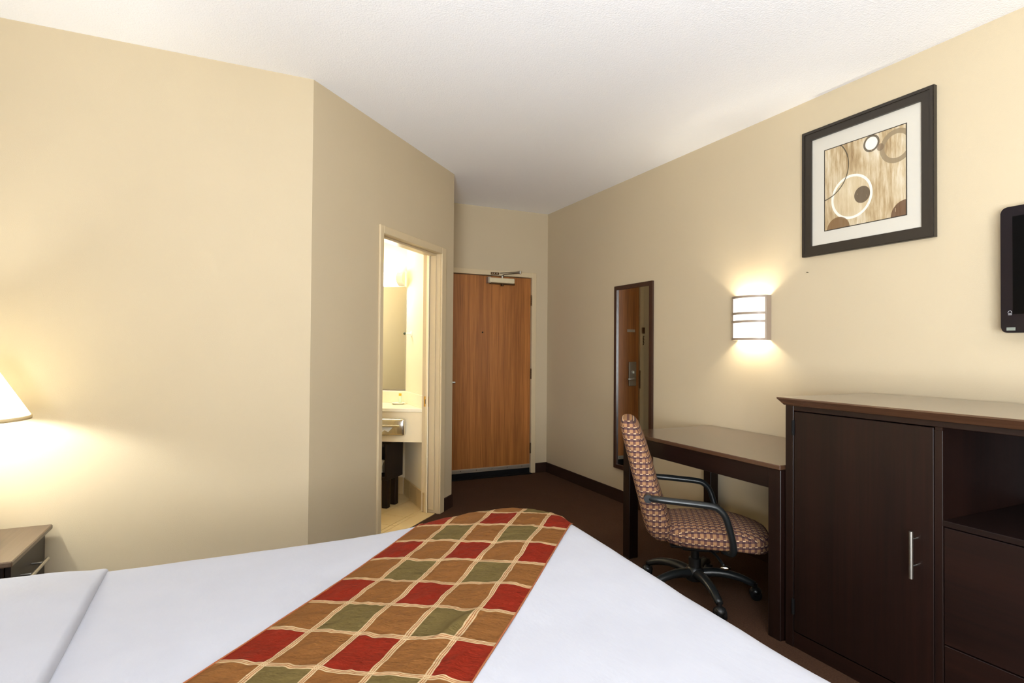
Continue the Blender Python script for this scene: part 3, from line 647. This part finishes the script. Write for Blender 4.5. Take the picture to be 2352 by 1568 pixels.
obj('side_panel', box(CX0+.003, CX1, CY1-.02, CY1, 0, CZ-.028), ESP_Z, cb); obj('side_panel', box(CX0+.003, CX1, CY0, CY0+.02, 0, CZ-.028), ESP_Z, cb)
obj('divider', box(CX0+.003, CX1-.01, 1.165, 1.188, .06, CZ-.028), ESP_Z, cb)
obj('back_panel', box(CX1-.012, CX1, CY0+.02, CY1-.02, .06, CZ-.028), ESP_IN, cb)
obj('bottom_panel', box(CX0+.003, CX1-.012, CY0+.02, CY1-.02, .05, .068), ESP_Y, cb)
obj('stile', box(CX0, CX0+.02, CY1-.040, CY1, 0, CZ-.028, bev=.0015), ESP_Z, cb); obj('stile', box(CX0, CX0+.02, 1.163, 1.190, .068, CZ-.06, bev=.0015), ESP_Z, cb); obj('stile', box(CX0, CX0+.02, CY0, CY0+.040, 0, CZ-.028, bev=.0015), ESP_Z, cb)
obj('rail', box(CX0, CX0+.02, CY0+.040, CY1-.040, CZ-.050, CZ-.028, bev=.0015), ESP_Y, cb); obj('kick_rail', box(CX0+.004, CX0+.02, CY0+.040, CY1-.040, 0, .068, bev=.0015), ESP_Y, cb)
do = obj('door', box(CX0+.001, CX0+.02, 1.193, CY1-.044, .073, CZ-.054, bev=.0015), ESP_Z, cb)
hd = obj('handle', cyl((CX0-.036, 1.247, .492), (CX0-.036, 1.247, .660), .0068, seg=16), STEEL, do, True, autos=50); hd['label'] = 'brushed steel bar handle'
for z in (.536, .632): obj('handle_post', cyl((CX0-.036, 1.247, z), (CX0+.001, 1.247, z), .0042, seg=10), CHROME, do)
for z in (.965, .18): obj('hinge', cyl((CX0-.003, CY1-.042, z-.033), (CX0-.003, CY1-.042, z+.033), .0065, seg=10), RUBBER, do)
obj('shelf', box(CX0, CX1-.012, CY0+.02, 1.165, .698, .718, bev=.0015), ESP_Y, cb)
for z0, z1 in ((.293, .694), (.073, .288)):
    d_ = obj('drawer', box(CX0+.001, CX0+.02, CY0+.044, 1.160, z0, z1, bev=.0015), ESP_Y, cb)
    zc = (z0+z1)/2; obj('handle', cyl((CX0-.036, .80, zc), (CX0-.036, .66, zc), .0068, seg=16), STEEL, d_, True, autos=50)
    for y in (.775, .685): obj('handle_post', cyl((CX0-.036, y, zc), (CX0+.001, y, zc), .0042, seg=10), CHROME, d_)

# ------------------------------------------------------------------ office chair (built in its own frame: x forward, y left)
CFX, CFY = .8, -.6
ch = thing('office_chair', (2.215, 2.37, 0), 'swivel office chair in purple and tan woven fabric at the desk', 'chair', rz=math.atan2(CFY, CFX))
def rrect(x0, x1, w, n=10, p=4.0):
    """superellipse ring around the box x0..x1 by -w..w"""
    cx, hx = (x0+x1)/2, (x1-x0)/2; out = []
    for k in range(4*n):
        a = 2*PI*k/(4*n); c, s = math.cos(a), math.sin(a)
        out.append((cx+hx*math.copysign(abs(c)**(2/p), c), w*math.copysign(abs(s)**(2/p), s)))
    return out
def loft(rings, uvf):
    bm = bmesh.new(); uvl = bm.loops.layers.uv.new('UVMap'); V = [[bm.verts.new(p) for p in r] for r in rings]; n = len(rings[0])
    for a, b in zip(V, V[1:]):
        for k in range(n): bm.faces.new((a[k], a[(k+1) % n], b[(k+1) % n], b[k]))
    bm.faces.new(V[0][::-1]); bm.faces.new(V[-1]); bmesh.ops.recalc_face_normals(bm, faces=bm.faces)
    for f in bm.faces:
        for l in f.loops: l[uvl].uv = uvf(l.vert.co, f.normal)
    return bm
def prof(tab, z):
    for (z0, *a), (z1, *b) in zip(tab, tab[1:]):
        if z0 <= z <= z1:
            s = (z-z0)/(z1-z0); return [p+(q-p)*s for p, q in zip(a, b)]
    return list(tab[0][1:]) if z < tab[0][0] else list(tab[-1][1:])
# height: rear x, front x, half width
BK = [(.318, -.205, -.150, .17), (.33, -.235, -.135, .195), (.36, -.262, -.125, .21), (.40, -.275, -.130, .215), (.50, -.300, -.165, .218), (.60, -.325, -.198, .220), (.70, -.350, -.226, .220), (.80, -.375, -.257, .218), (.87, -.392, -.284, .212), (.905, -.398, -.300, .198), (.925, -.392, -.318, .178), (.933, -.380, -.335, .155)]
zs = [.318, .322, .327, .333, .345] + [.36+.018*k for k in range(30)] + [.893, .903, .912, .919, .925, .929, .932, .933]
rings = []
for z in zs:
    a, b, w_ = prof(BK, z); rings.append([(x, y, z+.0) for x, y in rrect(a, b, w_, 12, 3.6)])
def uvb(co, n): return (co.y, co.z*1.03) if abs(n.x) > .6 else (co.x+.02*co.z, co.z*1.03)
obj('backrest', loft(rings, uvb), WEAVE, ch, True, True, autos=80)
rings = []
for s, z in ((.80, .305), (.90, .308), (.96, .314), (.985, .324), (1.0, .340), (1.0, .358), (.985, .374), (.955, .386), (.90, .395), (.80, .402), (.62, .408), (.40, .411), (.15, .412)):
    r_ = rrect(-.20, .368, .245, 14, 3.0); cx = .085
    rings.append([(cx+(x-cx)*s, y*s, z - .025*smoothstep(.16, .36, cx+(x-cx)*s) + .012*math.cos(y*s*9)*(1 if z > .38 else 0)*s) for x, y in r_])
def uvs(co, n): return (co.x, co.y) if abs(n.z) > .55 else ((co.x, co.z+.2) if abs(n.y) > abs(n.x) else (co.y, co.z+.2))
obj('seat', loft(rings, uvs), WEAVE, ch, True, True, autos=80)
obj('seat_pan', box(-.14, .26, -.17, .17, .288, .306, bev=.006), BLACK, ch, local=True)
obj('tilt_mechanism', box(-.07, .12, -.06, .06, .24, .288, bev=.01, seg=2), BLACK, ch, local=True)
lv = obj('adjust_lever', tube(smooth_path([(.06, -.05, .262), (.09, -.14, .255), (.115, -.22, .235)]), .007, 10), BLACKM, ch, True, True); obj('lever_paddle', sphere((.12, -.232, .23), .022, (1.2, .7, .5), 12, 8), CHROME, lv, True, True)
obj('gas_column', lathe([(0, .10), (.032, .10), (.032, .19), (.022, .192), (.022, .245), (0, .245)], (0, 0, 0), 24), BLACK, ch, True, True, autos=40)
obj('hub', lathe([(0, .075), (.045, .075), (.052, .09), (.050, .13), (.036, .145), (0, .145)], (0, 0, 0), 24), BLACK, ch, True, True, autos=40)
th0 = math.radians(105.5)-math.atan2(CFY, CFX)
for k in range(5):
    a = th0+k*2*PI/5; dx, dy = math.cos(a), math.sin(a)
    pts = smooth_path([(dx*r, dy*r, z) for r, z in ((.03, .112), (.12, .122), (.22, .108), (.30, .076))], 4)
    lg = obj('base_leg', tube(pts, [.026-.010*i/(len(pts)-1) for i in range(len(pts))], 10, 1.15, (-dy, dx, 0)), BLACKM, ch, True, True)
    cx, cy = dx*.305, dy*.305; sx, sy_ = -dy, dx
    if k == 0: sx, sy_ = math.cos(a+.5), math.sin(a+.5)
    cs = obj('caster', cyl((cx-sx*.024, cy-sy_*.024, .0285), (cx-sx*.006, cy-sy_*.006, .0285), .0285, seg=20), RUBBER, ch, True, True, autos=40)
    obj('caster_wheel', cyl((cx+sx*.006, cy+sy_*.006, .0285), (cx+sx*.024, cy+sy_*.024, .0285), .0285, seg=20), RUBBER, cs, True, True, autos=40)
    obj('caster_hood', sphere((cx, cy, .040), .030, (1, 1, .85), 14, 10), BLACK, cs, True, True); obj('caster_stem', cyl((cx, cy, .05), (cx, cy, .082), .010, seg=10), BLACK, cs, local=True)
for s in (-1, 1):
    y = .272*s
    pth = smooth_path([(-.262, y*.90, .556), (-.20, y, .556), (-.05, y*1.02, .548), (.05, y*1.02, .540), (.085, y*1.02, .524), (.112, y*1.02, .49), (.135, y*1.0, .42), (.152, y*.97, .345), (.150, y*.90, .308), (.12, y*.70, .300)], 5)
    ar = obj('armrest', tube(pth, .0165, 14, 1.25, (0, 1, 0)), BLACKM, ch, True, True)
    obj('bolt_cap', cyl((-.255, y*.86, .556), (-.255, y*1.01, .556), .021, seg=18), BLACK, ar, True, True, autos=40)

# ------------------------------------------------------------------ things on the right wall
X = WX
def yzframe(parent, name, y0, y1, z0, z1, w, x0, x1, mat, bev):
    """four mitred frame rails in the wall plane"""
    O = [(y0, z0), (y1, z0), (y1, z1), (y0, z1)]; I = [(y0+w, z0+w), (y1-w, z0+w), (y1-w, z1-w), (y0+w, z1-w)]
    for k in range(4):
        m = (k+1) % 4; bm = bmesh.new(); pts = (O[k], O[m], I[m], I[k])
        a = [bm.verts.new((x0, *p)) for p in pts]; b = [bm.verts.new((x1, *p)) for p in pts]
        ins = .18*w                                       # the front face is stepped in a little
        bm.faces.new(a[::-1]); bm.faces.new(b)
        for i in range(4): bm.faces.new((a[i], a[(i+1) % 4], b[(i+1) % 4], b[i]))
        obj(name, bm, mat, parent)
mr = thing('wall_mirror', (X, 3.877, .28), 'tall narrow mirror in a dark wooden frame hung behind the desk chair', 'mirror')
yzframe(mr, 'frame_rail', 3.625, 4.134, .283, 1.858, .034, X-.002, X-.022, MFRAME, 0)
obj('glass', box(X-.010, X-.006, 3.655, 4.104, .313, 1.828), MIRROR, mr)
pc = thing('framed_print', (X, 1.925, 1.85), 'large framed print of brown circles with a white mat', 'picture')
yzframe(pc, 'frame_rail', 1.574, 2.275, 1.847, 2.567, .056, X-.002, X-.026, PFRAME, 0)
yzframe(pc, 'frame_lip', 1.577, 2.272, 1.850, 2.564, .014, X-.026, X-.031, PFRAME, 0)
obj('mat', box(X-.012, X-.008, 1.628, 2.221, 1.901, 2.513), MAT_BOARD, pc)
bm = bmesh.new(); uvl = bm.loops.layers.uv.new('UVMap')
vs = [bm.verts.new((X-.0135, y, z)) for y, z in ((2.140, 1.980), (1.707, 1.980), (1.707, 2.429), (2.140, 2.429))]; f = bm.faces.new(vs)
for l, q in zip(f.loops, ((0, 0), (1, 0), (1, 1), (0, 1))): l[uvl].uv = q
vb = [bm.verts.new((X-.012, v_.co.y, v_.co.z)) for v_ in vs]; bm.faces.new(vb[::-1])
for i in range(4): bm.faces.new((vs[i], vb[i], vb[(i+1) % 4], vs[(i+1) % 4]))
obj('print', bm, PRINT, pc)
yzframe(pc, 'print_border', 1.703, 2.144, 1.976, 2.433, .004, X-.012, X-.0142, PFRAME, 0)
nl = thing('nail', (X-.006, 2.253, 1.759), 'tiny nail left in the wall below the framed print', 'nail')
obj('shank', cyl((X, 2.253, 1.759), (X-.012, 2.253, 1.760), .0015, seg=8), NAILM, nl); obj('head', cyl((X-.012, 2.253, 1.760), (X-.0135, 2.253, 1.760), .0035, seg=10), NAILM, nl)
# sconce: bowed opal glass in a slim metal frame, open at top and bottom
so = thing('wall_sconce', (X-.04, 2.65, 1.37), 'lit bowed opal glass wall lamp with two metal bands above the desk', 'lamp')
SY0, SY1, SZ, ST, SDP = 2.512, 2.776, 1.372, 1.652, .092
def bow(s, d=SDP, y0=SY0, y1=SY1): return (X-.018-d*(1-(2*s-1)**2)**.75*0.72-d*.28*(1 if 0 < s < 1 else 1), y0+(y1-y0)*s)
def bowstrip(z0, z1, d0, d1, y0=SY0, y1=SY1, n=24):
    bm = bmesh.new(); O = [bow(k/n, d1, y0, y1) for k in range(n+1)]; I = [bow(k/n, d0, y0+.003, y1-.003) for k in range(n+1)]; pts = O+I[::-1]
    a = [bm.verts.new((*p, z0)) for p in pts]; b = [bm.verts.new((*p, z1)) for p in pts]; m = len(pts)
    for i in range(m): bm.faces.new((a[i], a[(i+1) % m], b[(i+1) % m], b[i]))
    for k in range(n):
        for L, rev in ((a, 1), (b, 0)):
            q = [L[k], L[k+1], L[m-2-k], L[m-1-k]]; bm.faces.new(q[::-1] if rev else q)
    return bm
obj('diffuser', bowstrip(SZ+.006, ST-.006, SDP-.008, SDP-.003, SY0+.008, SY1-.008), SCONCE_GLASS, so, True, autos=50)
for z0, z1 in ((SZ, SZ+.014), (1.482, 1.496), (1.534, 1.548), (ST-.014, ST)): obj('band', bowstrip(z0, z1, SDP-.003, SDP+.008), SCONCE_METAL, so, True, autos=50)
obj('side_plate', box(X-.046, X-.001, SY0-.004, SY0+.006, SZ, ST, bev=.001), SCONCE_METAL, so); obj('side_plate', box(X-.046, X-.001, SY1-.006, SY1+.004, SZ, ST, bev=.001), SCONCE_METAL, so)
obj('back_plate', box(X-.006, X-.001, SY0+.03, SY1-.03, SZ+.02, ST-.02), SCONCE_METAL, so)
for z in (1.47, 1.555):
    obj('bulb', sphere((X-.045, 2.644, z), .016, (1, 1, 1.5), 12, 8), SCONCE_BULB, so, True)
# television
tv = thing('television', (X-.06, .86, 1.38), 'black flat screen television hung on the right wall', 'television')
TX = 2.868; TY0, TY1, TZ0, TZ1 = .40, 1.288, 1.386, 1.908
def rbox_yz(x0, x1, y0, y1, z0, z1, r, seg=6):
    bm = bmesh.new(); pts = []
    for cy, cz, a0 in ((y1-r, z1-r, 0), (y0+r, z1-r, PI/2), (y0+r, z0+r, PI), (y1-r, z0+r, 1.5*PI)):
        for k in range(seg+1): a = a0+PI/2*k/seg; pts.append((cy+r*math.cos(a), cz+r*math.sin(a)))
    a = [bm.verts.new((x0, *p)) for p in pts]; b = [bm.verts.new((x1, *p)) for p in pts]; n = len(pts); bm.faces.new(a[::-1]); bm.faces.new(b)
    for i in range(n): bm.faces.new((a[i], a[(i+1) % n], b[(i+1) % n], b[i]))
    bmesh.ops.bevel(bm, geom=[e for e in bm.edges if abs(e.verts[0].co.x-e.verts[1].co.x) < 1e-6], offset=.003, segments=2, affect='EDGES'); return bm
bz = obj('bezel', rbox_yz(TX, TX+.045, TY0, TY1, TZ0, TZ1, .022), BEZEL, tv)
obj('screen', box(TX-.0012, TX+.002, TY0+.042, TY1-.042, 1.462, 1.866), SCREEN, tv)
obj('lower_bar', rbox_yz(TX-.004, TX+.004, TY0+.004, TY1-.004, TZ0+.003, 1.437, .012), BEZEL, tv)
lg = obj('logo', box(TX-.0016, TX, TY1-.0385, TY1-.026, 1.459, 1.4605), LOGO, tv)
for dz in (.0032, .0064): obj('logo_bar', box(TX-.0016, TX, TY1-.0385, TY1-.026, 1.459+dz, 1.4605+dz), LOGO, lg)
obj('logo_arc', tube([(TX-.001, TY1-.032+.0065*math.cos(a), 1.468+.009*math.sin(a)) for a in [PI*k/8 for k in range(9)]], .0010, 6), LOGO, lg)
obj('sticker', box(TX-.0052, TX-.004, TY1-.052, TY1-.022, 1.395, 1.408), STICK, tv)
obj('wall_bracket', box(TX+.045, X, .70, 1.0, 1.53, 1.75, bev=.004), BLACKM, tv)
